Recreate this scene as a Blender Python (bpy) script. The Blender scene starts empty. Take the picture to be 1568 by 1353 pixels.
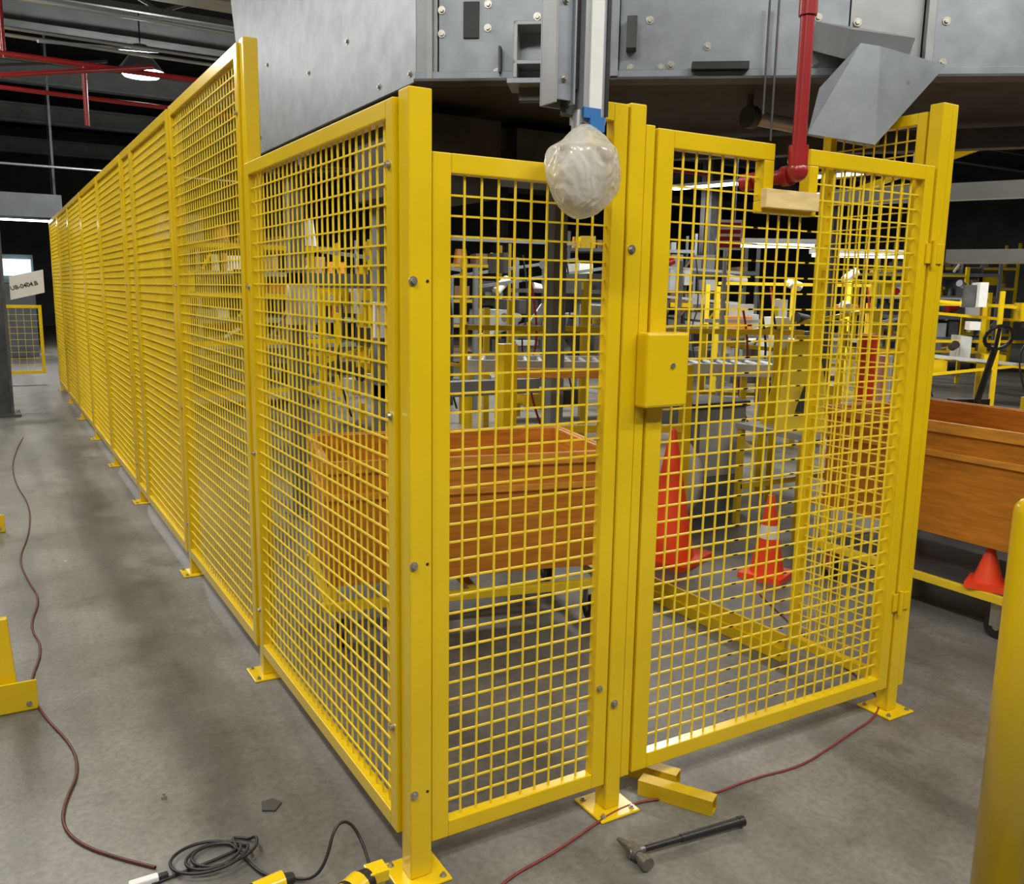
import bpy, bmesh, math, random
from mathutils import Vector, Matrix, noise
random.seed(7)
sc=bpy.context.scene
sc.view_settings.view_transform='Standard'
sc.view_settings.look='None'
COL=bpy.context.collection

# ---------------------------------------------------------------- materials
def newmat(name):
    m=bpy.data.materials.new(name); m.use_nodes=True
    nt=m.node_tree; b=nt.nodes['Principled BSDF']
    return m,nt,b
def mat(name,col,rough=.5,metal=0.,var=.15,scale=8.,coat=0.,bump=0.,bscale=60.,spec=.5,stretch=(1,1,1)):
    m,nt,b=newmat(name)
    tc=nt.nodes.new('ShaderNodeTexCoord'); mp=nt.nodes.new('ShaderNodeMapping'); mp.inputs['Scale'].default_value=stretch
    nt.links.new(tc.outputs['Object'],mp.inputs[0])
    n=nt.nodes.new('ShaderNodeTexNoise'); n.inputs['Scale'].default_value=scale; n.inputs['Detail'].default_value=4
    nt.links.new(mp.outputs[0],n.inputs[0])
    r=nt.nodes.new('ShaderNodeValToRGB')
    r.color_ramp.elements[0].position=.3; r.color_ramp.elements[1].position=.7
    r.color_ramp.elements[0].color=(*[max(0,c*(1-var)) for c in col],1)
    r.color_ramp.elements[1].color=(*[min(1,c*(1+var)) for c in col],1)
    nt.links.new(n.outputs[0],r.inputs[0]); nt.links.new(r.outputs[0],b.inputs['Base Color'])
    b.inputs['Roughness'].default_value=rough; b.inputs['Metallic'].default_value=metal
    b.inputs['Coat Weight'].default_value=coat; b.inputs['Coat Roughness'].default_value=.15
    b.inputs['Specular IOR Level'].default_value=spec
    if bump>0:
        n2=nt.nodes.new('ShaderNodeTexNoise'); n2.inputs['Scale'].default_value=bscale; n2.inputs['Detail'].default_value=3
        nt.links.new(mp.outputs[0],n2.inputs[0])
        bp=nt.nodes.new('ShaderNodeBump'); bp.inputs['Strength'].default_value=bump; bp.inputs['Distance'].default_value=.01
        nt.links.new(n2.outputs[0],bp.inputs['Height']); nt.links.new(bp.outputs[0],b.inputs['Normal'])
    return m
def emat(name,col,st):
    m,nt,b=newmat(name); b.inputs['Emission Color'].default_value=(*col,1); b.inputs['Emission Strength'].default_value=st
    b.inputs['Base Color'].default_value=(*col,1); return m
Y=mat('yellow_paint',(.76,.52,.004),.28,0,.06,3,coat=.4,bump=.03,bscale=25)
YW=mat('yellow_wire_paint',(.84,.61,.025),.35,0,.05,3)
YT=mat('yellow_tube_paint',(.60,.40,.004),.45,0,.12,14)
STEEL=mat('galvanised_sheet',(.28,.31,.345),.42,.45,.14,9,bump=.03,bscale=20)
STEELM=mat('galvanised_sheet_light',(.33,.34,.35),.42,.45,.12,7,bump=.03,bscale=20)
STEELL=mat('bright_aluminium',(.50,.52,.54),.33,.55,.08,5)
STEELD=mat('dark_steel',(.09,.09,.095),.5,.4,.3,6)
GREY=mat('grey_paint',(.17,.19,.20),.5,0,.15,4)
LGREY=mat('light_grey_paint',(.45,.47,.47),.5,0,.1,4)
BLACK=mat('black_rubber',(.015,.015,.016),.45,0,.2,10)
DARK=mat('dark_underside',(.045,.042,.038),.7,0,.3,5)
RED=mat('red_paint',(.33,.012,.015),.35,0,.15,8,coat=.3)
ORANGE=mat('cone_orange',(.90,.07,.015),.4,0,.08,8)
WHITE=mat('white_plastic',(.75,.75,.74),.4,0,.05,8)
PLY=mat('orange_plywood',(.58,.21,.018),.45,0,.22,6,coat=.15,stretch=(1,1,9))
PLYR=mat('plywood_rim',(.68,.29,.035),.5,0,.2,8,stretch=(1,1,6))
WOOD=mat('pale_wood',(.78,.58,.26),.6,0,.12,10,stretch=(1,1,8))
CORD=mat('cord_brown',(.09,.022,.018),.45,0,.2,20)
BLUE=mat('blue_tape',(.03,.16,.42),.4,0,.1,20)
BOLT=mat('zinc_bolt',(.45,.43,.38),.35,.8,.2,60)
CARD=mat('cardboard',(.35,.22,.11),.8,0,.15,8)
BEAM=mat('beam_paint',(.19,.20,.195),.6,0,.15,3)
GLOW=emat('lamp_tube',(1,.98,.92),9)
SCREEN=emat('screen_glow',(.55,.8,.95),2)
CEILM=mat('ceiling_dark',(.016,.016,.018),.9,0,.3,2)
WALLM=mat('wall_paint',(.09,.095,.10),.85,0,.2,1.2)

def floor_mat():
    m,nt,b=newmat('concrete_floor'); N=nt.nodes; L=nt.links
    tc=N.new('ShaderNodeTexCoord')
    def noi(sc_,det=5,rg=.55,vec=None):
        n=N.new('ShaderNodeTexNoise'); n.inputs['Scale'].default_value=sc_; n.inputs['Detail'].default_value=det; n.inputs['Roughness'].default_value=rg
        L.new(vec or tc.outputs['Object'],n.inputs[0]); return n
    def ramp(src,p0,c0,p1,c1):
        r=N.new('ShaderNodeValToRGB'); e=r.color_ramp.elements
        e[0].position=p0; e[0].color=(*c0,1); e[1].position=p1; e[1].color=(*c1,1); L.new(src,r.inputs[0]); return r
    def mix(a,b_,typ,fac=1.):
        x=N.new('ShaderNodeMix'); x.data_type='RGBA'; x.blend_type=typ; x.inputs[0].default_value=fac
        L.new(a,x.inputs[6]); L.new(b_,x.inputs[7]); return x.outputs[2]
    n1=noi(1.1,8,.65)
    r1=ramp(n1.outputs[0],.33,(.115,.107,.090),.66,(.245,.240,.220))
    mp=N.new('ShaderNodeMapping'); mp.inputs['Scale'].default_value=(2.6,.2,1); mp.inputs['Location'].default_value=(.35,.2,0)
    L.new(tc.outputs['Object'],mp.inputs[0])
    n2=noi(1.4,3,.5,mp.outputs[0])
    r2=ramp(n2.outputs[0],.36,(.55,.54,.53),.54,(1,1,1))
    c=mix(r1.outputs[0],r2.outputs[0],'MULTIPLY',.75)
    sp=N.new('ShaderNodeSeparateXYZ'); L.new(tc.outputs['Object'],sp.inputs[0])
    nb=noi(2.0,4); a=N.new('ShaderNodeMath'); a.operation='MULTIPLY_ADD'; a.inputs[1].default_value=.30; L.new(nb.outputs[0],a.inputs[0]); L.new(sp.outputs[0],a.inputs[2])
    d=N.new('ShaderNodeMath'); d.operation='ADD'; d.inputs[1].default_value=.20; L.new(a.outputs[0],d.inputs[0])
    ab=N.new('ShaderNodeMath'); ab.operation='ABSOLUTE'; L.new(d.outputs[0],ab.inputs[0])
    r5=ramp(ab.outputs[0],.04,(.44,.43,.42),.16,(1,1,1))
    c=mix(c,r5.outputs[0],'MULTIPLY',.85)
    n6=noi(2.6,6,.6); r6=ramp(n6.outputs[0],.32,(.5,.48,.45),.42,(1,1,1)); c=mix(c,r6.outputs[0],'MULTIPLY',.6)
    n3=noi(45,5); r3=ramp(n3.outputs[0],.3,(.75,.75,.75),.6,(1.04,1.04,1.04)); c=mix(c,r3.outputs[0],'MULTIPLY')
    v=N.new('ShaderNodeTexVoronoi'); v.inputs['Scale'].default_value=2.6; L.new(tc.outputs['Object'],v.inputs['Vector'])
    r4=ramp(v.outputs['Distance'],.018,(.3,.3,.3),.026,(0,0,0)); c=mix(c,r4.outputs[0],'ADD')
    L.new(c,b.inputs['Base Color'])
    rr=N.new('ShaderNodeMapRange'); rr.inputs[3].default_value=.36; rr.inputs[4].default_value=.62
    L.new(n1.outputs[0],rr.inputs[0]); L.new(rr.outputs[0],b.inputs['Roughness'])
    bp=N.new('ShaderNodeBump'); bp.inputs['Strength'].default_value=.12; bp.inputs['Distance'].default_value=.01
    L.new(n3.outputs[0],bp.inputs['Height']); L.new(bp.outputs[0],b.inputs['Normal'])
    return m
FLOORM=floor_mat()

# ---------------------------------------------------------------- mesh builder
class MB:
    def __init__(s): s.v=[]; s.f=[]; s.mi=[]; s.sm=[]; s.mats=[]
    def m(s,mt):
        if mt not in s.mats: s.mats.append(mt)
        return s.mats.index(mt)
    def add(s,vs,fs,mt,smooth=False):
        o=len(s.v); i=s.m(mt); s.v+=[tuple(x) for x in vs]
        for f in fs: s.f.append([o+k for k in f]); s.mi.append(i); s.sm.append(smooth)
    def box(s,a,b,mt):
        x0,y0,z0=[min(p,q) for p,q in zip(a,b)]; x1,y1,z1=[max(p,q) for p,q in zip(a,b)]
        s.add([(x0,y0,z0),(x1,y0,z0),(x1,y1,z0),(x0,y1,z0),(x0,y0,z1),(x1,y0,z1),(x1,y1,z1),(x0,y1,z1)],
              [(0,3,2,1),(4,5,6,7),(0,1,5,4),(1,2,6,5),(2,3,7,6),(3,0,4,7)],mt)
    def beam(s,p,q,w,h,mt,up=(0,0,1)):
        p=Vector(p);q=Vector(q);d=(q-p).normalized(); u=Vector(up)
        if abs(d.dot(u))>.99: u=Vector((0,1,0))
        r=d.cross(u).normalized(); u=r.cross(d)
        vs=[]
        for e in (p,q):
            for a,b in ((-1,-1),(1,-1),(1,1),(-1,1)): vs.append(e+r*(a*w/2)+u*(b*h/2))
        s.add(vs,[(0,1,2,3),(7,6,5,4),(0,4,5,1),(1,5,6,2),(2,6,7,3),(3,7,4,0)],mt)
    def cyl(s,p,q,r0,mt,r1=None,n=16,caps=True,smooth=True):
        if r1 is None: r1=r0
        p=Vector(p);q=Vector(q);d=(q-p).normalized(); u=Vector((0,0,1)) if abs(d.z)<.9 else Vector((1,0,0))
        a=d.cross(u).normalized(); b=d.cross(a)
        vs=[]
        for e,r in ((p,r0),(q,r1)):
            for i in range(n):
                t=2*math.pi*i/n; vs.append(e+a*(r*math.cos(t))+b*(r*math.sin(t)))
        s.add(vs,[(i,(i+1)%n,n+(i+1)%n,n+i) for i in range(n)],mt,smooth)
        if caps:
            s.add(vs[:n],[tuple(range(n))[::-1]],mt); s.add(vs[n:],[tuple(range(n))],mt)
    def prism(s,poly,thick,mt):
        t=Vector(thick); n=len(poly); vs=[Vector(p) for p in poly]+[Vector(p)+t for p in poly]
        s.add(vs,[tuple(range(n))[::-1],tuple(range(n,2*n))]+[(i,(i+1)%n,n+(i+1)%n,n+i) for i in range(n)],mt)
    def tube(s,p,q,w,t,mt):
        p=Vector(p);q=Vector(q);d=(q-p).normalized(); r=d.cross(Vector((0,0,1))).normalized(); u=r.cross(d)
        o=w/2
        for c,a,b in ((r*(o-t/2),t,w),(r*-(o-t/2),t,w)): s.beam(p+c,q+c,a,b,mt)
        for c in (u*(o-t/2),u*-(o-t/2)): s.beam(p+c,q+c,w-2*t,t,mt)
    def bolt(s,p,n,r=.009,mt=None):
        p=Vector(p);n=Vector(n).normalized()
        s.cyl(p,p+n*.003,r*1.3,BOLT,n=14); s.cyl(p+n*.003,p+n*.010,r*.8,BOLT,n=6,smooth=False)
    def rev(s,c,prof,mt,n=24):
        vs=[]
        for r,z in prof:
            for i in range(n):
                t=2*math.pi*i/n; vs.append((c[0]+r*math.cos(t),c[1]+r*math.sin(t),c[2]+z))
        fs=[]
        for j in range(len(prof)-1):
            for i in range(n): fs.append((j*n+i,j*n+(i+1)%n,(j+1)*n+(i+1)%n,(j+1)*n+i))
        s.add(vs,fs,mt,True)
    def sphere(s,c,r,mt,n=16,sc=(1,1,1)):
        prof=8
        vs=[];fs=[]
        for j in range(prof+1):
            ph=math.pi*j/prof
            for i in range(n):
                t=2*math.pi*i/n; v=Vector((math.sin(ph)*math.cos(t),math.sin(ph)*math.sin(t),math.cos(ph)))
                vs.append((c[0]+v.x*r*sc[0],c[1]+v.y*r*sc[1],c[2]+v.z*r*sc[2]))
        for j in range(prof):
            for i in range(n): fs.append((j*n+i,(j+1)*n+i,(j+1)*n+(i+1)%n,j*n+(i+1)%n))
        s.add(vs,fs,mt,True)
    def obj(s,name,parent=None,bevel=0,loc=None,rotz=0):
        me=bpy.data.meshes.new(name); me.from_pydata(s.v,[],s.f)
        for mt in s.mats: me.materials.append(mt)
        me.polygons.foreach_set('material_index',s.mi); me.polygons.foreach_set('use_smooth',s.sm)
        bm=bmesh.new(); bm.from_mesh(me); bmesh.ops.recalc_face_normals(bm,faces=bm.faces); bm.to_mesh(me); bm.free()
        me.update()
        o=bpy.data.objects.new(name,me); COL.objects.link(o)
        if parent: o.parent=parent
        if loc: o.location=loc
        if rotz: o.rotation_euler[2]=rotz
        if bevel:
            md=o.modifiers.new('bevel','BEVEL'); md.width=bevel; md.segments=2; md.limit_method='ANGLE'; md.angle_limit=math.radians(40)
        return o
def empty(name,loc=(0,0,0)):
    e=bpy.data.objects.new(name,None); e.location=loc; e.empty_display_size=.1; COL.objects.link(e); return e
def curve(name,pts,r,mt,parent=None,cyc=False):
    cu=bpy.data.curves.new(name,'CURVE'); cu.dimensions='3D'; cu.bevel_depth=r; cu.bevel_resolution=3; cu.resolution_u=8
    sp=cu.splines.new('NURBS'); sp.points.add(len(pts)-1)
    for i,p in enumerate(pts): sp.points[i].co=(*p,1)
    sp.order_u=3; sp.use_endpoint_u=True; sp.use_cyclic_u=cyc
    cu.materials.append(mt)
    o=bpy.data.objects.new(name,cu); COL.objects.link(o)
    if parent: o.parent=parent
    return o

# ---------------------------------------------------------------- room shell
RX0,RX1,RY0,RY1,RZ=-5.5,34.,-7.,36.,7.2
def slab(name,a,b,mt):
    mb=MB(); mb.box(a,b,mt); return mb.obj(name)
slab('floor',(RX0,RY0,-.1),(RX1,RY1,0),FLOORM)
slab('ceiling',(RX0,RY0,RZ),(RX1,RY1,RZ+.1),CEILM)
slab('wall_left',(RX0-.1,RY0,0),(RX0,RY1,RZ),WALLM)
slab('wall_right',(RX1,RY0,0),(RX1+.1,RY1,RZ),WALLM)
slab('wall_back',(RX0,RY1,0),(RX1,RY1+.1,RZ),WALLM)
slab('wall_front',(RX0,RY0-.1,0),(RX1,RY0,RZ),WALLM)

# ---------------------------------------------------------------- fence
PITCH=.05; WD=.0050
def wires(mb,o,u,a0,a1,z0,z1,pitch=PITCH,wd=WD):
    n=max(1,round((a1-a0)/pitch)); p=(a1-a0)/n
    for i in range(1,n):
        a=a0+i*p; x=o[0]+u[0]*a; y=o[1]+u[1]*a
        mb.beam((x,y,z0-.01),(x,y,z1+.01),wd,wd,YW)
    m=max(1,round((z1-z0)/pitch)); p=(z1-z0)/m
    nx,ny=-u[1],u[0]
    for j in range(1,m):
        z=z0+j*p
        mb.beam((o[0]+u[0]*(a0-.01)+nx*wd*.9,o[1]+u[1]*(a0-.01)+ny*wd*.9,z),(o[0]+u[0]*(a1+.01)+nx*wd*.9,o[1]+u[1]*(a1+.01)+ny*wd*.9,z),wd,wd,YW)
def member(mb,o,u,a0,a1,z0,z1,out=.018,back=.018):
    nx,ny=-u[1],u[0]
    pts=[]
    for (a,dd) in ((a0,-out),(a1,-out),(a1,back),(a0,back)):
        pts.append((o[0]+u[0]*a+nx*dd,o[1]+u[1]*a+ny*dd,z0))
    mb.prism(pts,(0,0,z1-z0),Y)
def panel(name,par,o,u,a0,a1,z0,z1,fw=.045,pitch=PITCH,wd=WD):
    mb=MB()
    member(mb,o,u,a0,a0+fw,z0,z1); member(mb,o,u,a1-fw,a1,z0,z1)
    member(mb,o,u,a0+fw,a1-fw,z0,z0+fw); member(mb,o,u,a0+fw,a1-fw,z1-fw,z1)
    mb.obj(name+'_frame',par,bevel=.003)
    mw=MB(); wires(mw,o,u,a0+fw,a1-fw,z0+fw,z1-fw,pitch,wd); mw.obj(name+'_wire_mesh',par)
def post(name,par,x,y,h,w=.055,plate=True):
    mb=MB(); mb.box((x-w/2,y-w/2,0.008),(x+w/2,y+w/2,h),Y)
    if plate:
        mb.box((x-.075,y-.075,0),(x+.075,y+.075,.008),Y)
        mb.obj(name,par,bevel=.004)
        b=MB()
        for sx,sy in ((-1,-1),(1,-1),(-1,1),(1,1)): b.bolt((x+sx*.055,y+sy*.055,.008),(0,0,1),.007)
        b.obj(name+'_anchor_bolts',par)
    else: mb.obj(name,par,bevel=.004)

LF=empty('wire_mesh_fence')
ZB=.115; ZT=2.50
post('corner_post',LF,.025,0,2.07,.062)
UY=(0,1); OL=(0.0,0)
panel('near_panel',LF,OL,UY,.036,1.455,ZB,2.055,.045)
posts_y=[1.483,2.99,4.88,6.44,8.0,9.6,11.25,12.9]
for i,y in enumerate(posts_y): post('run_post_%d'%(i+1),LF,0.02,y,ZT+.01)
edges=[(1.515,2.962),(3.018,4.40),(4.41,4.85),(4.91,6.41),(6.47,7.97),(8.03,9.57),(9.63,11.22),(11.28,12.87)]
for i,(a,b) in enumerate(edges): panel('run_panel_%d'%(i+1),LF,OL,UY,a,b,ZB,ZT,.05,PITCH,.0053 if i<1 else .0060)
panel('end_panel',LF,(0,12.93),(1,0),.03,1.5,ZB,ZT,.045); post('end_post',LF,1.53,12.93,ZT)
bm_=MB()
for z in (1.62,.90,.26): bm_.bolt((.004,-.031,z),(0,-1,0),.009); bm_.cyl((.043,-.031,z),(.043,-.0325,z),.004,BLACK,n=10)
for z in (.42,1.28,1.9): bm_.bolt((-.019,.06,z),(-1,0,0),.008)
for y in posts_y[:5]:
    for z in (.3,.95,1.6,2.25):
        bm_.bolt((-.019,y-.04,z) if y>1.5 or z<2.0 else (-.019,y+.05,z),(-1,0,0),.008)
bm_.obj('fence_bolts',LF)

FF=empty('wire_mesh_fence')
UX=(1,0); OF=(0,0)
fr=MB()
x0,x1=.062,.652; zb=.094; zt=1.93; zt2=2.105; xs=.50; fw=.048
member(fr,OF,UX,x0,x0+fw+.004,zb,zt); member(fr,OF,UX,x1-fw,x1,zb,zt2)
member(fr,OF,UX,x0+fw+.004,x1-fw,zb,zb+fw)
member(fr,OF,UX,x0+fw+.004,xs+fw,zt-fw,zt)
member(fr,OF,UX,xs,xs+fw,zt,zt2); member(fr,OF,UX,xs+fw,x1-fw,zt2-fw,zt2)
fr.obj('fixed_panel_frame',FF,bevel=.003)
w=MB(); wires(w,OF,UX,x0+fw,x1-fw,zb+fw,zt-fw); wires(w,OF,UX,xs+fw,x1-fw,zt-fw,zt2-fw); w.obj('fixed_panel_wire_mesh',FF)
post('latch_post',FF,.684,.005,2.11,.055)
post('hinge_post',FF,2.045,.005,2.27,.055)
s=MB(); s.box((.715,-.018,.10),(.748,.02,2.06),Y); s.box((2.076,-.02,.10),(2.105,.03,2.27),Y)
s.obj('gate_stop_strips',FF,bevel=.003)
b=MB()
for z in (1.72,.36): b.bolt((.675,-.0225,z),(0,-1,0),.010)
b.bolt((.62,-.018,.42),(0,-1,0),.008)
b.obj('post_bolts',FF)
RF=empty('wire_mesh_fence')
panel('side_panel',RF,(2.045,0),UY,.045,.50,.10,2.25,.04)
s=MB(); s.box((2.02,.52,.0),(2.07,1.95,.06),Y); s.box((2.04,.52,.06),(2.055,1.95,.12),Y); s.obj('kick_rail',RF,bevel=.003)

# gate
G=empty('wire_mesh_gate')
g=MB(); gx0,gx1=.757,2.005; gz0,gz1=.106,2.055; n0,n1=1.175,1.415; nz=1.885; fw=.05; nw=.042
def gm(a0,a1,z0,z1): member(g,OF,UX,a0,a1,z0,z1,.02,.02)
gm(gx0,gx0+fw+.01,gz0,gz1); gm(gx1-fw,gx1,gz0,gz1)
gm(gx0+fw+.01,gx1-fw,gz0,gz0+fw)
gm(gx0+fw+.01,n0+nw,gz1-fw,gz1); gm(n1-nw,gx1-fw,gz1-fw,gz1)
gm(n0,n0+nw,nz-.0,gz1-fw); gm(n1-nw,n1,nz-.0,gz1-fw); gm(n0,n1,nz-.035,nz-.0)
g.obj('gate_frame',G,bevel=.003)
w=MB(); wires(w,OF,UX,gx0+fw+.01,n0,gz0+fw,gz1-fw); wires(w,OF,UX,n1,gx1-fw,gz0+fw,gz1-fw); wires(w,OF,UX,n0,n1,gz0+fw,nz-.03)
w.obj('gate_wire_mesh',G)
l=MB(); l.box((.705,-.075,1.275),(.862,-.022,1.49),Y); l.obj('latch_box',G,bevel=.008)
l=MB(); l.cyl((.80,-.075,1.395),(.80,-.079,1.395),.008,BOLT); l.obj('latch_keyhole',G)
h=MB()
for z in (.42,1.72):
    h.box((1.99,-.028,z),(2.085,-.0205,z+.07),Y); h.cyl((2.022,-.034,z-.01),(2.022,-.034,z+.08),.009,Y)
h.obj('gate_hinges',G,bevel=.002)
wb=MB(); wb.box((n0-.010,-.045,nz-.022),(n1-.016,-.0205,nz+.034),WOOD); wb.obj('wood_block',G,bevel=.002)

t=MB(); t.tube((.85,.16,.026),(.955,-.02,.026),.05,.004,YT); t.obj('square_tube_offcut')
t=MB(); t.tube((.83,.02,.026),(.955,-.19,.026),.05,.004,YT); t.obj('square_tube_offcut')

# ---------------------------------------------------------------- overhead machine
M=empty('overhead_conveyor_machine')
A=Vector((.71,1.5,0)); T=Vector((.80,-.60,0)); Nn=Vector((-.60,-.80,0)); ZM=2.45
def fp(s_,z,d=0): return A+T*s_+Nn*d+Vector((0,0,z))
def fbox(mb,s0,s1,z0,z1,d0,d1,mt):
    mb.prism([fp(s0,z0,d0),fp(s1,z0,d0),fp(s1,z0,d1),fp(s0,z0,d1)],(0,0,z1-z0),mt)
body=MB()
foot=[(.73,4.2),(.73,1.53),(4.4,-1.22),(5.2,-.2),(2.6,2.9),(1.6,4.2)]
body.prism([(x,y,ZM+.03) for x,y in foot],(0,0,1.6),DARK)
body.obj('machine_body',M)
sk=MB()
sk.prism([(.71,1.50,ZM),(.71,4.2,ZM),(.71,4.75,4.1),(.71,1.50,4.1)],(.015,0,0),STEEL)
sk.obj('side_sheet',M,bevel=.002)
sk=MB()
seams=[0,.095,.60,.83,1.72,2.0,2.5,3.2,4.6]
for i,(a,c) in enumerate(zip(seams[:-1],seams[1:])):
    fbox(sk,a+.003,c-.003,ZM,4.1,0,.012 if i%2 else .006,STEEL if i%2 else STEELM)
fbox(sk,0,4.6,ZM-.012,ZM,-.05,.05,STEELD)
fbox(sk,0,4.6,ZM,ZM+.03,.012,.03,STEEL)
fbox(sk,.05,.075,ZM,4.1,.012,.035,STEELM); fbox(sk,.80,.83,ZM,4.1,.012,.06,STEEL); fbox(sk,2.0,2.03,ZM,4.1,.012,.05,STEELM)
fbox(sk,2.48,2.51,ZM,4.1,.012,.06,STEEL)
sk.obj('front_sheets',M,bevel=.002)
d=MB()
fbox(d,.20,.265,ZM+.16,ZM+.30,.012,.02,BLACK)
fbox(d,.42,.435,ZM-.02,ZM+.19,.012,.14,STEELM); fbox(d,.42,.58,ZM+.175,ZM+.19,.012,.14,STEELM); fbox(d,.42,.58,ZM+.03,ZM+.045,.012,.14,STEELM)
fbox(d,.40,.60,ZM-.05,ZM-.03,.0,.18,STEEL); fbox(d,.44,.56,ZM-.10,ZM-.05,.05,.10,STEELD)
fbox(d,.35,.36,ZM+.02,ZM+.12,.012,.06,STEELD)
fbox(d,.86,.90,ZM+.10,ZM+.22,.012,.08,STEELD)
fbox(d,1.12,1.34,ZM+.02,ZM+.05,.03,.07,BLACK)
fbox(d,1.40,1.408,ZM-.15,ZM+.27,.06,.07,STEELD); fbox(d,1.435,1.443,ZM-.25,ZM+.27,.06,.07,STEELD)
d.obj('brackets',M,bevel=.002)
bo=MB()
for s_,z in [(.11,.27),(.11,.18),(.13,.02),(.30,.20),(.30,.29),(.34,.03),(.50,.24),(.54,.26),(.66,.27),(.70,.06),(.88,.04),(.95,.22),(1.0,.04),(1.04,.05),(1.18,.12),(1.22,.04),(1.6,.05),(1.6,.22),(1.75,.2),(2.08,.05),(2.08,.2),(2.45,.16),(2.55,.02),(2.58,.2),(2.45,.04),(.42,.33),(.16,.33)]:
    bo.bolt(fp(s_,ZM+z,.013),Nn,.012)
for y,z in [(1.9,.05),(2.3,.33),(2.9,.30),(4.1,.28),(1.56,.04),(3.9,.10),(3.7,.5),(1.6,.5)]:
    bo.bolt((.71,y,ZM+z),(-1,0,0),.011)
bo.obj('machine_bolts',M)
us=MB()
for p,q in [((.8,4.1,2.40),(4.6,-.5,2.40)),((.9,2.0,2.38),(2.6,2.4,2.38)),((.8,3.4,2.38),(2.2,3.3,2.38))]:
    us.beam(p,q,.08,.10,STEELD)
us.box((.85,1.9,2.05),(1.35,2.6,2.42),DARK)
us.box((1.5,2.0,2.2),(2.2,2.6,2.42),STEELD)
us.obj('underframe',M,bevel=.003)
lg=MB()
for x,y in [(.95,4.0),(1.25,3.2),(2.35,2.9),(4.9,-.3)]:
    lg.box((x-.05,y-.05,0.012),(x+.05,y+.05,2.5),GREY); lg.box((x-.1,y-.1,0),(x+.1,y+.1,.012),GREY)
lg.box((1.2,3.15,.9),(2.4,3.25,1.0),GREY); lg.box((.9,3.95,1.6),(2.0,4.05,1.7),GREY)
lg.box((.86,3.85,1.35),(1.04,3.95,1.62),WHITE); lg.box((1.15,3.08,1.30),(1.35,3.15,1.52),WHITE)
lg.obj('support_legs',M,bevel=.003)
ro=MB(); ro.cyl((2.14,1.0,2.385),(2.95,.98,2.36),.032,STEELL); ro.cyl((2.10,1.0,2.386),(2.14,1.0,2.385),.05,STEELD); ro.cyl((2.95,.98,2.36),(2.99,.98,2.36),.05,STEELD)
ro.box((2.105,.99,2.39),(2.125,1.01,2.5),STEELD); ro.box((2.96,.97,2.36),(2.98,.99,2.5),STEELD)
ro.obj('roller',M)
# discharge chute: bent sheet hood with sloping front
ch=MB()
pl=[(1.90,.167,2.475),(1.84,.205,2.485),(1.72,.27,2.33),(1.70,.29,2.175),(1.905,.16,2.14),(2.16,.083,2.43)]
bk=[(x+.22,y+.19,z+.055) for x,y,z in pl]
n=6; ch.add(pl+bk,[(0,1,2,3,4),(0,4,5),tuple(range(6,12))]+[(i,(i+1)%n,n+(i+1)%n,n+i) for i in range(n)],STEEL)
ch.obj('discharge_chute',M)
ch=MB()
for p in ((1.80,.25,2.30),(2.02,.135,2.36)): ch.bolt(p,(-.6,-.78,-.1),.008)
ch.beam((2.06,.30,2.52),(2.10,.50,2.60),.30,.10,STEELM)
ch.obj('chute_mount',M)

# hanging strut with plastic wrapped head
ST=empty('hanging_support_strut')
s=MB()
s.box((.348,-.05,2.06),(.408,-.044,3.6),STEEL); s.box((.348,-.115,2.06),(.354,-.05,3.6),STEELM); s.box((.402,-.115,2.06),(.408,-.05,3.6),STEEL)
s.box((.354,-.105,2.07),(.402,-.10,3.6),STEEL)
s.box((.412,-.10,2.10),(.428,-.05,3.6),BLACK)
s.box((.430,-.12,2.02),(.500,-.06,3.6),STEELL); s.box((.446,-.124,2.02),(.484,-.119,3.6),WHITE); s.box((.494,-.124,2.04),(.505,-.06,3.6),BLACK)
s.box((.40,-.09,2.04),(.44,-.06,2.10),STEELD)
s.obj('strut_channels',ST,bevel=.001)
s=MB()
for z in (2.12,2.3,2.42): s.bolt((.38,-.105,z),(0,-1,0),.007)
s.box((.425,-.130,2.030),(.478,-.121,2.055),BLUE); s.box((.445,-.131,2.0),(.490,-.121,2.035),BLUE)
s.obj('strut_tape_and_bolts',ST)
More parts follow.
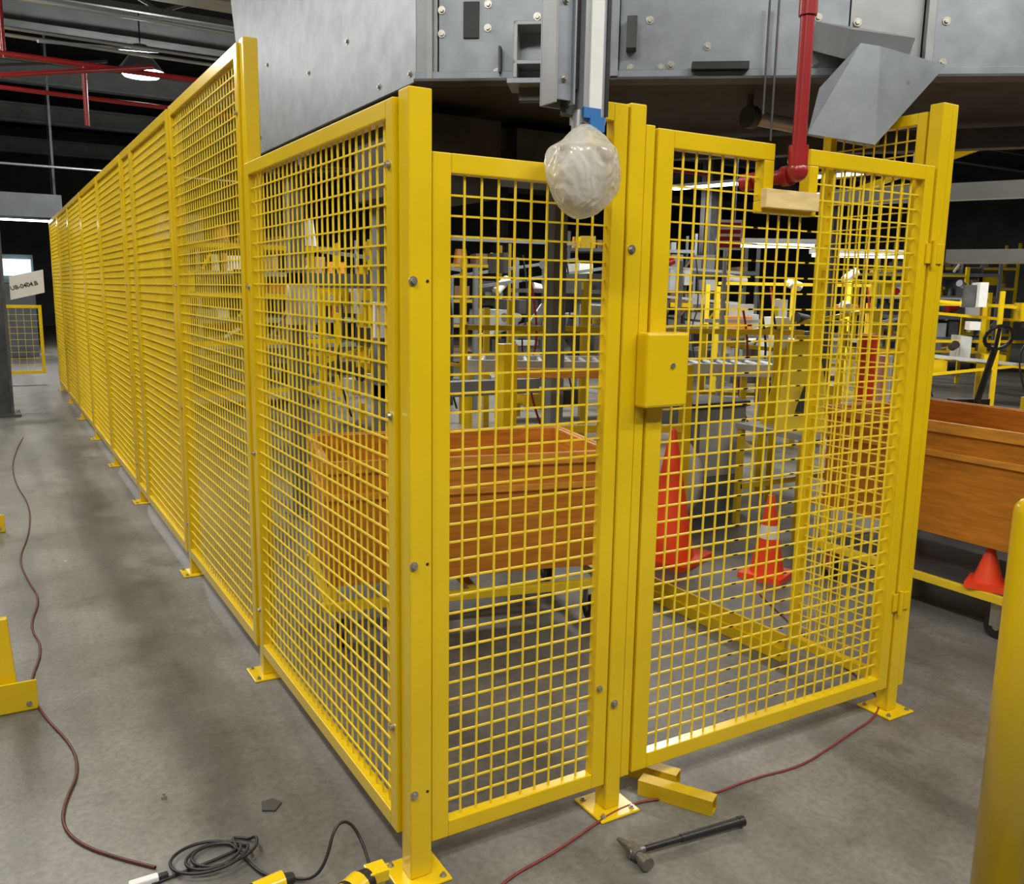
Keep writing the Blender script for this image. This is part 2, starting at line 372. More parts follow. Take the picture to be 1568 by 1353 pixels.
def bag(name,c,r,parent):
    m_=bmesh.new(); bmesh.ops.create_icosphere(m_,subdivisions=6,radius=1)
    for v in m_.verts:
        p=v.co.copy(); wv=p+Vector((noise.noise(p*1.9),noise.noise(p*1.9+Vector((5,0,0))),noise.noise(p*1.9+Vector((0,9,0)))))*.45
        q=Vector((wv.x*1.9,wv.y*1.9,wv.z*1.3)); rd=1-abs(noise.noise(q*1.4))*2.2; rd2=1-abs(noise.noise(q*3.3+Vector((3,1,2))))*2.2; rd3=1-abs(noise.noise(q*7+Vector((1,7,2))))*2
        k=1+noise.noise(p*1.5+Vector((2,2,0)))*.16+rd*.035+rd2*.018+rd3*.008
        zz=p.z
        if zz>.4: k*=1-.55*min(1,(zz-.4)/.6)**1.1
        v.co=Vector((p.x*r[0]*k,p.y*r[1]*k,p.z*r[2]*(1+(k-1)*.4)+( .018*max(0,zz-.6)/.4)))
    for f in m_.faces: f.smooth=True
    me=bpy.data.meshes.new(name); m_.to_mesh(me); m_.free()
    mt,nt,b=newmat('clear_plastic_wrap'); b.inputs['Base Color'].default_value=(.80,.77,.68,1); b.inputs['Roughness'].default_value=.2
    b.inputs['Transmission Weight'].default_value=.35; b.inputs['IOR'].default_value=1.15; b.inputs['Specular IOR Level'].default_value=.6; b.inputs['Coat Weight'].default_value=.9; b.inputs['Coat Roughness'].default_value=.05
    b.inputs['Alpha'].default_value=.72
    tc=nt.nodes.new('ShaderNodeTexCoord'); nn=nt.nodes.new('ShaderNodeTexVoronoi'); nn.feature='DISTANCE_TO_EDGE'; nn.inputs['Scale'].default_value=26; nn.inputs['Randomness'].default_value=1
    bp=nt.nodes.new('ShaderNodeBump'); bp.inputs['Strength'].default_value=.45; bp.inputs['Distance'].default_value=.01
    nt.links.new(tc.outputs['Object'],nn.inputs['Vector']); nt.links.new(nn.outputs['Distance'],bp.inputs['Height']); nt.links.new(bp.outputs[0],b.inputs['Normal']); nt.links.new(bp.outputs[0],b.inputs['Coat Normal'])
    me.materials.append(mt)
    o=bpy.data.objects.new(name,me); o.location=c; COL.objects.link(o); o.parent=parent
bag('plastic_wrapped_head',(.430,-.13,1.905),(.094,.085,.118),ST)
s=MB(); s.sphere((.43,-.125,1.895),.058,WHITE,sc=(1,.9,1.2)); s.cyl((.43,-.10,1.93),(.44,-.09,2.05),.02,STEELM); s.obj('sensor_head',ST)

P=empty('red_sprinkler_pipe')
s=MB(); s.cyl((1.272,-.06,2.0),(1.272,-.06,4.2),.021,RED); s.cyl((1.272,-.06,1.99),(1.272,-.06,2.05),.030,RED,n=20)
s.cyl((1.272,-.06,2.42),(1.272,-.06,2.47),.027,RED)
s.sphere((1.272,-.06,1.975),.033,RED); s.cyl((1.272,-.06,1.965),(1.262,.12,1.96),.022,RED); s.cyl((1.271,-.04,1.965),(1.270,-.01,1.964),.031,RED)
s.cyl((1.262,.10,1.96),(1.262,.15,1.96),.028,RED)
s.obj('pipe_drop',P)

# ---------------------------------------------------------------- foreground items
hm=empty('claw_hammer')
s=MB()
hd=Vector((.595,-.245,.022)); ed=Vector((.975,-.284,.02))
dv=(ed-hd).normalized(); pv=Vector((-dv.y,dv.x,0))
s.cyl(hd+dv*.02,hd+dv*.16,.009,BLACK,.010); s.cyl(hd+dv*.16,ed,.012,BLACK,.0145); s.cyl(hd+dv*.37,ed+dv*.008,.0155,BLACK,.0165)
s.obj('handle',hm)
s=MB(); HM=mat('worn_hammer_steel',(.20,.19,.17),.45,.7,.3,40)
s.cyl(hd-pv*.070+Vector((0,0,.003)),hd-pv*.045+Vector((0,0,.003)),.020,HM); s.cyl(hd-pv*.045,hd-pv*.02,.013,HM,.016)
s.cyl(hd-pv*.024,hd+pv*.024,.019,HM); s.cyl(hd+pv*.02,hd+pv*.070+dv*-.012,.016,HM,.006)
s.cyl(hd-dv*.020,hd+dv*.03,.015,HM)
s.obj('head',hm)

cord=[(-.66,8.4),(-.79,7.2),(-.80,6.0),(-.72,5.1),(-.76,4.25),(-.84,3.7),(-.80,3.2),(-.76,2.9),(-.83,2.5),(-.78,2.2),(-.86,1.8),(-.82,1.5),(-.74,1.2),(-.74,1.0),(-.79,.85),(-.81,.72),(-.78,.6),(-.70,.48),(-.60,.37)]
curve('extension_cord',[(x,y,.006) for x,y in cord],.0050,CORD)
cord2=[(-.30,-.02),(-.1,-.22),(.05,-.26),(.21,-.15),(.40,-.12),(.56,-.07),(.72,-.03),(.84,-.045),(1.0,-.12),(1.2,-.11),(1.4,-.14),(1.6,-.10),(1.78,-.06),(1.95,-.03),(2.15,.10),(2.3,.6),(2.6,1.2)]
curve('extension_cord',[(x,y,.006) for x,y in cord2],.0042,mat('cord_red',(.20,.03,.025),.45,0,.1,20))
lp=[]
for i in range(60):
    t=i/59*2*math.pi*3.2; r=.085+.02*math.sin(t*.37)
    lp.append((-.47+r*math.cos(t)+.008*i/10,.33+r*.8*math.sin(t)+.01*math.sin(t*.5),.006+.0012*(i%19)))
curve('coiled_power_cord',[(-.62,.30,.006)]+lp+[(-.36,.20,.006),(-.30,.15,.008),(-.24,.10,.01),(-.20,.10,.05),(-.16,.14,.13),(-.11,.15,.12),(-.085,.10,.05),(-.10,.03,.04)],.0045,BLACK)
ag=empty('angle_grinder',(-.085,-.085,0))
s=MB()
s.cyl((-.16,.0,.050),(-.07,.05,.050),.038,Y,.040); s.cyl((-.07,.05,.050),(-.04,.06,.050),.036,BLACK,.032)
s.cyl((-.28,-.05,.045),(-.16,.0,.050),.027,BLACK,.034); s.cyl((-.175,-.006,.050),(-.155,.003,.050),.041,BLACK); s.cyl((-.118,.022,.05),(-.108,.027,.05),.0405,BLACK)
s.obj('body',ag,bevel=.002)
s=MB(); s.cyl((-.02,.065,.055),(-.02,.065,.012),.026,BOLT); s.cyl((-.02,.065,.014),(-.02,.065,.010),.045,STEELD,n=28); s.box((-.045,.038,.045),(.01,.09,.078),Y)
s.obj('head',ag,bevel=.003)
dr=empty('cordless_drill',(.06,.06,0)); s=MB()
s.cyl((-.46,.03,.035),(-.38,.04,.035),.028,Y,.030); s.cyl((-.38,.04,.035),(-.35,.043,.035),.022,BLACK,.014); s.cyl((-.50,.025,.035),(-.46,.03,.035),.022,BLACK,.028)
s.beam((-.43,.03,.03),(-.42,-.08,.03),.035,.04,BLACK); s.box((-.46,-.14,.0),(-.38,-.07,.06),Y); s.obj('drill_body',dr,bevel=.004)
ps=MB(); ps.box((-.675,.30,.0),(-.60,.325,.022),WHITE); ps.box((-.60,.303,.002),(-.575,.322,.020),BLACK); ps.obj('cord_connector',bevel=.004)
m_=MB(); pts=[(-.27,.50,.0),(-.235,.48,.0),(-.205,.515,.0),(-.225,.55,.0),(-.26,.545,.0)]
m_.prism(pts,(0,0,.006),DARK); m_.obj('rubber_scrap')
m_=MB(); m_.cyl((-.52,.72,0),(-.52,.72,.01),.009,BOLT,n=6); m_.cyl((-.52,.72,.01),(-.52,.72,.02),.004,BOLT,n=10); m_.obj('loose_bolt')

s=MB(); cx,cy=1.172,-.968
s.rev((cx,cy,0),[(.0,.0),(.075,0),(.075,1.115),(.072,1.13),(.062,1.142),(.04,1.152),(0,1.156)],Y,36)
s.rev((cx,cy,0),[(.13,0),(.13,.012),(.076,.012)],Y,4)
s.obj('yellow_bollard')
for (x,y,hh) in ((-.93,1.68,.34),(-.99,4.5,.34)):
    s=MB()
    s.box((x-.14,y-.10,0.0),(x+.10,y-.092,.12),Y); s.box((x-.14,y-.10,.0),(x+.10,y+.12,.008),Y)
    s.beam((x+.01,y-.02,.008),(x-.01,y+.02,hh),.06,.05,Y)
    s.bolt((x+.07,y-.1,.03),(0,-1,0),.008)
    s.obj('yellow_floor_guard',bevel=.004)

# ---------------------------------------------------------------- wood tub carts
def cart(name,x0,x1,y0,y1,zb,zt,rot=0,c=(0,0)):
    e=empty(name,(c[0],c[1],0)); e.rotation_euler[2]=rot
    s=MB(); t=.02
    s.box((x0,y0,zb),(x1,y0+t,zt),PLY); s.box((x0,y1-t,zb),(x1,y1,zt),PLY)
    s.box((x0,y0+t,zb),(x0+t,y1-t,zt),PLY); s.box((x1-t,y0+t,zb),(x1,y1-t,zt),PLY); s.box((x0+t,y0+t,zb),(x1-t,y1-t,zb+t),PLY)
    s.obj('tub_panels',e,bevel=.003)
    s=MB(); g=.018
    for a,b_ in ((zt-.05,zt+.005),(zt-.17,zt-.14)):
        s.box((x0-g,y0-g,a),(x1+g,y0,b_),PLYR); s.box((x0-g,y1,a),(x1+g,y1+g,b_),PLYR)
        s.box((x0-g,y0,a),(x0,y1,b_),PLYR); s.box((x1,y0,a),(x1+g,y1,b_),PLYR)
    s.obj('tub_rails',e,bevel=.003)
    s=MB()
    for yy in (y0,y1): s.box((x0-.03,yy-.02,.19),(x1+.03,yy+.02,.23),YW)
    for xx in (x0,x1,(x0+x1)/2): s.box((xx-.02,y0+.02,.19),(xx+.02,y1-.02,.23),YW)
    for xx in (x0+.02,x1-.02):
        for yy in (y0+.02,y1-.02): s.box((xx-.018,yy-.018,.23),(xx+.018,yy+.018,zb),YW)
    s.obj('dolly_frame',e,bevel=.003)
    s=MB()
    ys=(y0+.06,y1-.06) if y1-y0<1.5 else (y0+.06,y0+1.42,y1-.06)
    for xx in (x0+.06,x1-.06):
        for yy in ys:
            s.cyl((xx-.018,yy,.062),(xx+.018,yy,.062),.062,BLACK,n=24); s.cyl((xx-.02,yy,.062),(xx+.02,yy,.062),.02,BOLT)
            s.box((xx-.028,yy-.02,.06),(xx-.022,yy+.03,.18),BOLT); s.box((xx+.022,yy-.02,.06),(xx+.028,yy+.03,.18),BOLT); s.box((xx-.045,yy-.045,.178),(xx+.045,yy+.045,.19),BOLT)
    s.obj('casters',e)
    return e
cart('plywood_tub_cart',-.68,.66,0,.75,.30,.86,math.radians(-12.5),(.98,1.42))
c2=cart('plywood_tub_cart',3.1,3.95,-1.2,1.25,.44,1.0)
s=MB(); s.box((3.10,-1.1,.22),(3.9,1.2,.232),STEELD); s.obj('dolly_deck',c2)

def cone(x,y,h,z=0,mt=ORANGE,rr0=.20,band=False,parent=None):
    s=MB(); r=h*rr0
    s.box((-r*1.3,-r*1.3,0),(r*1.3,r*1.3,.03),mt)
    def rr(f): return r*(1-f)+.018*f
    for a,b_,m2 in ((0,.45,mt),(.45,.62,WHITE if band else mt),(.62,1,mt)):
        s.rev((0,0,.03),[(rr(a),a*(h-.03)),(rr(b_),b_*(h-.03))],m2)
    s.rev((0,0,.03),[(.018,h-.03),(.012,h-.028)],mt)
    return s.obj('traffic_cone',loc=(x,y,z),rotz=.4)
cone(2.60,1.96,.80); cone(2.88,1.42,.48,band=True)
cone(3.17,.30,.19,.232,rr0=.36)
def bench(name,x,y,w,d,h,top=LGREY,leg=YW):
    s=MB(); s.box((x-w/2,y-d/2,h-.04),(x+w/2,y+d/2,h),top)
    for a in (-1,1):
        for b_ in (-1,1): s.box((x+a*(w/2-.03)-.02,y+b_*(d/2-.03)-.02,0),(x+a*(w/2-.03)+.02,y+b_*(d/2-.03)+.02,h-.04),leg)
    s.box((x-w/2+.03,y-d/2+.02,.25),(x+w/2-.03,y-d/2+.05,.29),leg); s.box((x-w/2+.03,y+d/2-.05,.25),(x+w/2-.03,y+d/2-.02,.29),leg)
    return s.obj(name,bevel=.003)
bench('work_bench',4.2,2.1,1.3,.6,.72)
s=MB(); SY=mat('sign_yellow',(.90,.68,.01),.4,0,.05,5)
for sg in (-1,1):
    s.prism([(-.20,sg*.16,0),(.20,sg*.16,0),(.10,sg*.02,.56),(-.10,sg*.02,.56)],(0,sg*.012,0),SY)
s.box((-.10,-.03,.54),(.10,.03,.58),SY); s.box((-.05,-.03,.58),(.05,-.01,.62),SY)
s.prism([(-.06,-.150,.13),(.06,-.150,.13),(.0,-.110,.30)],(0,-.02,.0),BLACK)
s.obj('wet_floor_sign',loc=(3.76,2.05,.72),rotz=-.55)
s=MB(); s.cyl((4.30,1.95,.72),(4.30,1.95,1.35),.06,ORANGE); s.cyl((4.47,1.93,.72),(4.47,1.93,1.2),.05,WHITE); s.obj('safety_tube_stack')
s=MB(); s.sphere((3.0,2.55,.34),.34,mat('white_sack',(.55,.55,.52),.7,0,.15,6,bump=.4,bscale=8),sc=(1,.8,1)); s.obj('bulk_sack')
s=MB(); s.box((3.35,2.6,0),(3.85,3.0,.8),GREY); s.box((3.33,2.58,.8),(3.87,3.02,.84),BLACK); s.box((3.4,2.59,.3),(3.8,2.6,.7),LGREY); s.obj('waste_bin',bevel=.01)
s=MB(); s.box((1.80,2.62,.01),(1.90,2.72,1.28),Y); s.box((1.72,2.54,0),(1.98,2.80,.01),Y); s.beam((1.85,2.67,1.10),(2.9,2.2,1.10),.04,.06,PLYR); s.beam((1.85,2.67,.75),(2.9,2.2,.75),.04,.05,Y); s.box((2.87,2.17,0),(2.93,2.23,1.16),Y)
s.obj('guard_rail',bevel=.004)
s=MB(); s.cyl((4.81,3.90,0),(4.81,3.90,2.25),.02,STEELL); s.cyl((4.81,3.9,0),(4.81,3.9,.02),.15,STEELD)
R_=Vector((.859,-.511,0)); c0=Vector((4.81,3.87,2.12)); F_=Vector((-.511,-.859,0))
def bq(a0,a1,z0,z1,off,mt): s.prism([c0+R_*a0+Vector((0,0,z0))+F_*off,c0+R_*a1+Vector((0,0,z0))+F_*off,c0+R_*a1+Vector((0,0,z1))+F_*off,c0+R_*a0+Vector((0,0,z1))+F_*off],F_*.004,mt)
bq(-.11,.11,-.13,.13,0,WHITE)
for k in range(4): bq(-.10,.10,-.11+k*.06,-.075+k*.06,.005,RED)
s.obj('notice_board')

pj=empty('pallet_jack',(7.57,3.4,0)); pj.rotation_euler[2]=math.radians(-20)
s=MB()
for xx in (-.2,.2): s.box((xx-.08,-.1,.05),(xx+.08,1.1,.11),Y)
s.box((-.28,-.2,.05),(.28,-.1,.42),Y); s.box((-.2,-.32,.1),(.2,-.2,.62),BLACK); s.obj('forks_and_body',pj,bevel=.01)
s=MB(); s.cyl((0,-.3,.35),(0,-.55,1.15),.03,BLACK); s.cyl((-.05,-.28,.09),(.05,-.28,.09),.09,BLACK)
pts=[]
for i in range(17):
    t=2*math.pi*i/16; pts.append(Vector((.15*math.cos(t),-.58-.03*math.sin(t),1.24+.11*math.sin(t))))
for a,b_ in zip(pts[:-1],pts[1:]): s.cyl(a,b_,.018,BLACK,n=8)
s.cyl((0,-.55,1.13),(0,-.58,1.33),.018,BLACK)
s.obj('tiller_handle',pj)
s=MB(); s.beam((7.05,2.75,.03),(7.45,2.45,.62),.14,.10,Y); s.beam((7.35,2.55,.03),(7.75,2.25,.62),.14,.10,Y); s.box((7.40,2.2,.58),(7.8,2.6,.70),Y); s.box((6.95,2.5,0),(7.5,2.85,.04),STEELD); s.cyl((7.6,2.4,.62),(7.6,2.4,.95),.05,BLACK); s.box((7.55,2.2,0),(7.7,2.4,.58),Y)
s.obj('yellow_lift_stand',bevel=.005)

# ---------------------------------------------------------------- hall background
for x,y,w_ in [(-.86,10.3,.34),(6.5,14,.35),(14,14,.35),(16,4,.35),(6.5,24,.35),(22,10,.35),(-3.4,18,.35),(14,24,.35)]:
    s=MB(); s.box((x-w_/2,y-w_/2,0),(x-w_/2+.03,y+w_/2,RZ),STEELD); s.box((x+w_/2-.03,y-w_/2,0),(x+w_/2,y+w_/2,RZ),STEELD); s.box((x-w_/2,y-.02,0),(x+w_/2,y+.02,RZ),STEELD)
    s.box((x-w_*.7,y-w_*.7,0),(x+w_*.7,y+w_*.7,.03),STEELD); s.obj('steel_column')
for y in (6.5,10.5,14.5,19,24,30):
    s=MB(); s.box((RX0,y-.12,5.55),(RX1,y+.12,5.60),BEAM); s.box((RX0,y-.015,5.60),(RX1,y+.015,5.95),BEAM); s.box((RX0,y-.12,5.95),(RX1,y+.12,6.0),BEAM)
    s.obj('ceiling_beam')
s=MB()
for k in range(12):
    s.beam((-5+k*3.2,11.2,5.2),(-3.4+k*3.2,11.2,5.9),.04,.04,BEAM); s.beam((-3.4+k*3.2,11.2,5.9),(-1.8+k*3.2,11.2,5.2),.04,.04,BEAM)
s.box((RX0,11.16,5.15),(RX1,11.24,5.23),BEAM); s.box((RX0,11.16,5.88),(RX1,11.24,5.96),BEAM); s.obj('ceiling_truss')
s=MB(); s.box((-5,8.3,4.62),(3.4,8.7,4.86),LGREY); s.box((-5,8.28,4.84),(3.4,8.72,4.87),BEAM)
for x in (-4,-1,2): s.box((x,8.45,4.87),(x+.03,8.5,RZ),STEELD)
s.obj('cable_tray')
s=MB()
s.cyl((-5,9.0,3.98),(3.5,9.0,3.9),.032,RED); s.cyl((-5,12,4.2),(12,12,4.0),.03,RED); s.cyl((.20,9.0,3.93),(.20,9.0,3.3),.025,RED); s.cyl((-.55,9.0,3.9),(-.55,9.0,5.4),.025,RED)
s.cyl((-.95,13.5,0),(-.95,13.5,2.2),.03,RED); s.cyl((-1.2,7.9,3.4),(.9,9.0,4.0),.025,RED)
s.obj('sprinkler_main')
s=MB()
for z,y in ((4.3,9.6),(4.4,9.7),(3.6,15.6),(4.15,7.5)): s.cyl((-5,y,z),(4,y+.3,z),.02,STEELL)
s.beam((-.2,9.4,4.2),(1.2,10.4,4.5),.03,.03,STEELL); s.beam((-1.2,9.4,3.8),(.6,10.4,4.3),.03,.03,BLACK)
s.obj('electrical_conduit')
s=MB(); s.box((-1.2,16,2.75),(.4,16.8,3.15),GREY)
for x in (-1.1,.3): s.box((x,16.4,3.15),(x+.04,16.44,RZ),STEELD)
s.obj('overhead_duct')
s=MB(); hb=(1.44,13.35,4.85)
s.rev(hb,[(.02,.42),(.10,.40),(.12,.30),(.34,.02),(.35,0)],STEELL,28); s.rev(hb,[(0,.0),(.12,-.08),(.26,-.06),(.31,.02)],emat('high_bay_glow',(1,.98,.95),22),28)
s.cyl((hb[0],hb[1],hb[2]+.4),(hb[0],hb[1],RZ),.012,STEELD); s.obj('high_bay_lamp')
ld=bpy.data.lights.new('high_bay_light','POINT'); ld.energy=200; ld.shadow_soft_size=.25
lo=bpy.data.objects.new('high_bay_light',ld); lo.location=(hb[0],hb[1],hb[2]-.45); COL.objects.link(lo)

def fixture(x,y,z,L_,ang=0,power=60,wid=.28,light=True):
    e=empty('fluorescent_light_fixture',(x,y,z)); e.rotation_euler[2]=ang
    s=MB(); s.box((-L_/2,-wid/2,0),(L_/2,wid/2,.06),LGREY)
    for yy in (-wid/4,wid/4): s.cyl((-L_/2+.03,yy,-.02),(L_/2-.03,yy,-.02),.024,GLOW,n=8)
    for xx in (-L_/3,L_/3): s.cyl((xx,0,.06),(xx,0,RZ-z),.008,STEELD,n=6)
    s.obj('housing_and_tubes',e)
    if light:
        ld=bpy.data.lights.new('fixture_light','AREA'); ld.shape='RECTANGLE'; ld.size=L_; ld.size_y=wid; ld.energy=power; ld.color=(1,.96,.88)
        lo=bpy.data.objects.new('fixture_light',ld); lo.location=(0,0,-.05); COL.objects.link(lo); lo.parent=e
fixture(-2.2,-2.2,4.6,2.4,0,140); fixture(.9,-3.2,4.6,2.4,0,132); fixture(3.6,-2.4,4.6,2.4,0,100)
fixture(-2.0,2.0,4.8,2.4,math.pi/2,145); fixture(-2.0,6.0,4.8,2.4,math.pi/2,150); fixture(-2.0,10.5,4.8,2.4,math.pi/2,150)
fixture(-.05,20.8,3.0,1.8,0,120)
fixture(13.5,12.0,4.0,4.6,math.radians(-76),220); fixture(6.0,6.5,4.6,2.4,math.radians(-76),220); fixture(9.5,4.0,4.6,2.4,math.radians(-76),200)
fixture(5,11,4.6,2.4,0,200); fixture(10,17,4.6,3,math.radians(-60),200); fixture(24,18,5,3,math.radians(-60),250)
fixture(9.3,5.9,2.16,1.5,math.radians(-31),40,.2); fixture(7.4,5.9,2.22,1.2,math.radians(-31),30,.2,False)
fixture(6.5,-1.5,4.6,2.4,math.pi/2,120)

def rack(x,y,w_,d_,h_,rot=0,frame=Y,box=(CARD,WHITE,PLY,LGREY,GREY,DARK,STEELD,Y)):
    e=empty('storage_rack',(x,y,0)); e.rotation_euler[2]=rot
    s=MB()
    for a in (0,w_):
        for b_ in (0,d_): s.box((a-.03,b_-.03,0),(a+.03,b_+.03,h_),frame)
    z=.2; zs=[]
    while z<h_-.1: zs.append(z); z+=random.uniform(.4,.75)
    for z in zs: s.box((0,-.02,z),(w_,.02,z+.06),frame); s.box((0,d_-.02,z),(w_,d_+.02,z+.06),frame); s.box((0,0,z+.06),(w_,d_,z+.075),GREY)
    s.obj('rack_frame',e)
    s=MB()
    for z in zs:
        xx=.08
        while xx<w_-.25:
            bw=random.uniform(.08,.35); bh=random.uniform(.06,.36); dd=random.uniform(0,.3); c_=random.choice(box)
            r_=random.random()
            if r_<.5: s.box((xx,.05+dd,z+.075),(xx+bw,d_-.1,z+.075+bh),c_)
            elif r_<.75: s.cyl((xx+bw/2,.25,z+.075),(xx+bw/2,.25,z+.075+bh),bw/2,c_,bw*.35,n=12)
            elif r_<.85: s.beam((xx,.1,z+.1),(xx+bw,.1,z+.1+bh),.04,.04,c_)
            xx+=bw+random.uniform(.02,.15)
    if s.v: s.obj('stored_parts',e)
def conveyor(x,y,L_,rot,h=.85,c=LGREY,leg=Y):
    e=empty('roller_conveyor',(x,y,0)); e.rotation_euler[2]=rot; s=MB()
    for yy in (0,.6): s.box((0,yy-.02,h-.1),(L_,yy+.02,h),c)
    k=0
    while k*.12<L_: s.cyl((k*.12,.02,h-.03),(k*.12,.58,h-.03),.025,STEELL,n=8); k+=1
    for xx in [i*1.2 for i in range(int(L_/1.2)+1)]:
        for yy in (0,.6): s.box((xx-.025,yy-.025,0),(xx+.025,yy+.025,h-.1),leg)
        s.box((xx-.02,0,.3),(xx+.02,.6,.34),leg)
    s.box((0,-.3,h+.25),(L_,-.27,h+.29),leg)
    for xx in [i*1.2 for i in range(int(L_/1.2)+1)]: s.box((xx-.02,-.3,0),(xx+.02,-.27,h+.29),leg)
    s.obj('conveyor_frame',e)
def framework(x,y,w_,d_,h_,rot,col):
    e=empty('production_machine',(x,y,0)); e.rotation_euler[2]=rot; s=MB()
    for a in (0,w_*.5,w_):
        for b_ in (0,d_): s.box((a-.03,b_-.03,0),(a+.03,b_+.03,h_*random.uniform(.7,1)),col)
    for k in range(7):
        z=random.uniform(.2,h_); s.beam((0,random.choice((0,d_)),z),(w_,random.choice((0,d_)),z+random.choice((0,0,.3,-.15))),.04,.04,random.choice((col,col,LGREY,STEELL)))
    for k in range(12):
        a=random.uniform(0,w_-.3); z=random.uniform(.2,h_-.4); t_=random.uniform(.06,.35)
        s.box((a,random.uniform(0,.2),z),(a+random.uniform(.06,.4),random.uniform(.25,d_),z+t_),random.choice((GREY,STEELD,STEELD,WHITE,col,PLY,DARK,LGREY,Y)))
    for k in range(4):
        a=random.uniform(.1,w_-.2); z=random.uniform(.4,h_); s.cyl((a,0,z),(a+random.uniform(-.1,.4),.1,z+random.uniform(-.1,.2)),.06,random.choice((STEELL,RED,BLACK,WHITE)))
    s.obj('frame_and_parts',e)
    for k in range(3):
        a=random.uniform(0,w_); curve('hose',[(a,-.02,h_*.9),(a+.1,-.1,h_*.6),(a-.1,-.12,h_*.4),(a+.15,-.05,.2)],.012,random.choice((BLACK,RED,BLACK)),e)
framework(3.6,5.6,1.6,.8,1.9,-.2,Y); framework(5.7,4.8,1.6,.8,1.6,-.5,Y); framework(2.2,7.2,1.8,.9,2.0,.1,Y); framework(7.6,6.9,2,.9,1.9,-.6,YW)
framework(4.6,8.2,2,.9,2.3,-.1,GREY); framework(10.6,5.9,2,.9,1.9,-.8,Y); framework(8.0,9.6,2,1,2.4,-.5,STEELD); framework(13,3.4,2,1,2.0,-.9,GREY); framework(12.8,8.4,2,1,2.4,-.6,Y)
rack(.9,9.6,2.4,.8,2.2,.1); rack(9.8,11.8,2.6,.8,2.6,-.5,GREY); rack(2.0,12.5,2.6,.9,2.4,0,GREY); rack(16,10.8,2.6,.9,2.6,-.6,GREY); rack(6,15.5,3,.9,2.6,-.3); rack(11,15.5,3,.9,3,-.5,GREY); rack(18.5,6,3,.9,2.4,-.8); rack(19.5,13,3,.9,3,-.7,Y)
conveyor(2.4,4.25,2.6,-.53,1.05,WHITE); conveyor(9.4,2.7,2.4,-.6,.9,WHITE)
for x,y,w_,d_,h_,mt in [(15.5,.4,1.5,1.2,2.4,GREY),(-2.8,13.5,.9,.7,1.5,GREY),(-2.1,18.6,1.3,.7,1.9,GREY)]:
    e=empty('machine_cabinet',(x,y,0)); e.rotation_euler[2]=-.2
    s=MB(); s.box((0,0,.08),(w_,d_,h_),mt); s.box((.03,.03,0),(w_-.03,d_-.03,.08),BLACK); s.obj('cabinet_body',e,bevel=.01)
    s=MB(); s.box((.06,-.015,.2),(w_/2-.02,0,h_-.15),mt); s.box((w_/2+.02,-.015,.2),(w_-.06,0,h_-.15),mt); s.box((w_/2-.08,-.03,h_*.5),(w_/2-.05,-.015,h_*.5+.15),BLACK)
    s.box((w_*.62,-.02,h_-.5),(w_*.85,-.012,h_-.3),SCREEN); s.cyl((w_*.2,d_/2,h_),(w_*.2,d_/2,h_+.3),.04,ORANGE); s.obj('cabinet_doors',e,bevel=.004)
def farfence(x,y,rot,n,h=1.2,pl=1.5,gap=.1):
    e=empty('safety_guard_fence',(x,y,0)); e.rotation_euler[2]=rot
    for i in range(n):
        panel('guard_panel_%d'%i,e,(0,0),UX,i*pl+.03,(i+1)*pl-.03,gap,h,.05,.10)
        s=MB(); s.box((i*pl-.03,-.03,0),(i*pl+.03,.03,h+.03),Y); s.obj('guard_post_%d'%i,e)
farfence(-1.1,14.2,0,1,1.25,1.0,.15)
e=empty('welding_screen_guard',(10.4,3.6,0)); e.rotation_euler[2]=-.55
s=MB()
for i in range(3): s.box((i*1.3-.03,-.03,0),(i*1.3+.03,.03,2.15),Y)
for z in (.15,2.1): s.box((0,-.02,z-.02),(2.6,.02,z+.02),Y)
s.box((.03,-.005,.17),(2.57,.005,2.08),DARK); s.obj('screen_frame',e)
s=MB(); s.beam((6.8,4.6,2.62),(9.5,-1.5,2.62),.12,.16,LGREY); s.beam((7.2,5.0,3.4),(10.5,-1.5,3.4),.12,.3,STEELD)
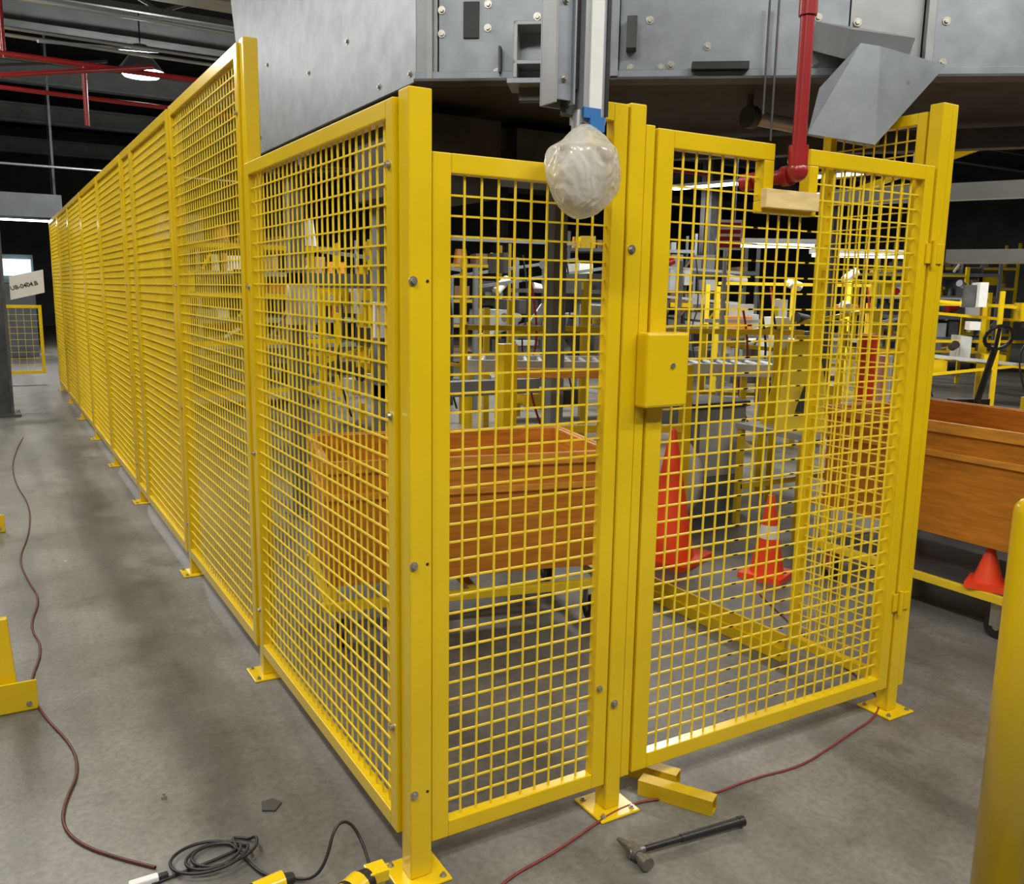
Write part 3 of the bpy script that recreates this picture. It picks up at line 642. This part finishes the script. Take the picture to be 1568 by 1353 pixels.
for p in ((6.9,4.5),(9.3,-1.1)): s.box((p[0]-.06,p[1]-.06,0),(p[0]+.06,p[1]+.06,2.6),STEELD)
s.beam((7.3,4.7,2.7),(8.3,2.8,3.4),.06,.06,Y); s.beam((8.3,2.8,3.4),(9.1,1.0,2.7),.06,.06,Y)
s.beam((7.3,3.4,2.0),(9.6,-1.2,2.0),.5,.12,LGREY)
s.obj('mezzanine_beam')
s=MB(); s.prism([(-.64,10.0,1.40),(-.28,10.0,1.49),(-.28,10.0,1.76),(-.64,10.0,1.67)],(0,.01,0),WHITE); s.cyl((-.46,10.005,1.6),(-.69,10.1,1.6),.01,STEELD)
o=s.obj('aisle_sign')
tx=bpy.data.curves.new('sign_lettering','FONT'); tx.body='UB-0404.B'; tx.size=.068; tx.extrude=.001; tx.offset=.001; tx.materials.append(BLACK)
to=bpy.data.objects.new('sign_lettering',tx); COL.objects.link(to); to.parent=o; to.location=(-.63,9.995,1.51); to.rotation_euler=(math.radians(90),-math.radians(14),0)
s=MB(); s.box((-.55,20,1.75),(.0,20.1,2.1),SCREEN); s.box((-.6,20.1,0),(.05,20.4,2.2),GREY); s.obj('control_screen')

w=bpy.data.worlds.new('World'); sc.world=w; w.use_nodes=True
w.node_tree.nodes['Background'].inputs[0].default_value=(.9,.95,1,1); w.node_tree.nodes['Background'].inputs[1].default_value=.3

yaw,pitch,roll=.5365,.1702,-.0166
f=Vector((math.sin(yaw)*math.cos(pitch),math.cos(yaw)*math.cos(pitch),-math.sin(pitch)))
r=Vector((math.cos(yaw),-math.sin(yaw),0)); d_=f.cross(r)
c_,s_=math.cos(roll),math.sin(roll)
r2=r*c_+d_*s_; d2=-r*s_+d_*c_
R=Matrix((r2,-d2,-f)).transposed()
cd=bpy.data.cameras.new('camera'); cd.sensor_fit='HORIZONTAL'; cd.sensor_width=36; cd.lens=1372.83/1600*36; cd.clip_start=.05; cd.clip_end=200
co=bpy.data.objects.new('camera',cd); co.matrix_world=Matrix.Translation((-.891,-2.0194,1.6))@R.to_4x4(); COL.objects.link(co); sc.camera=co
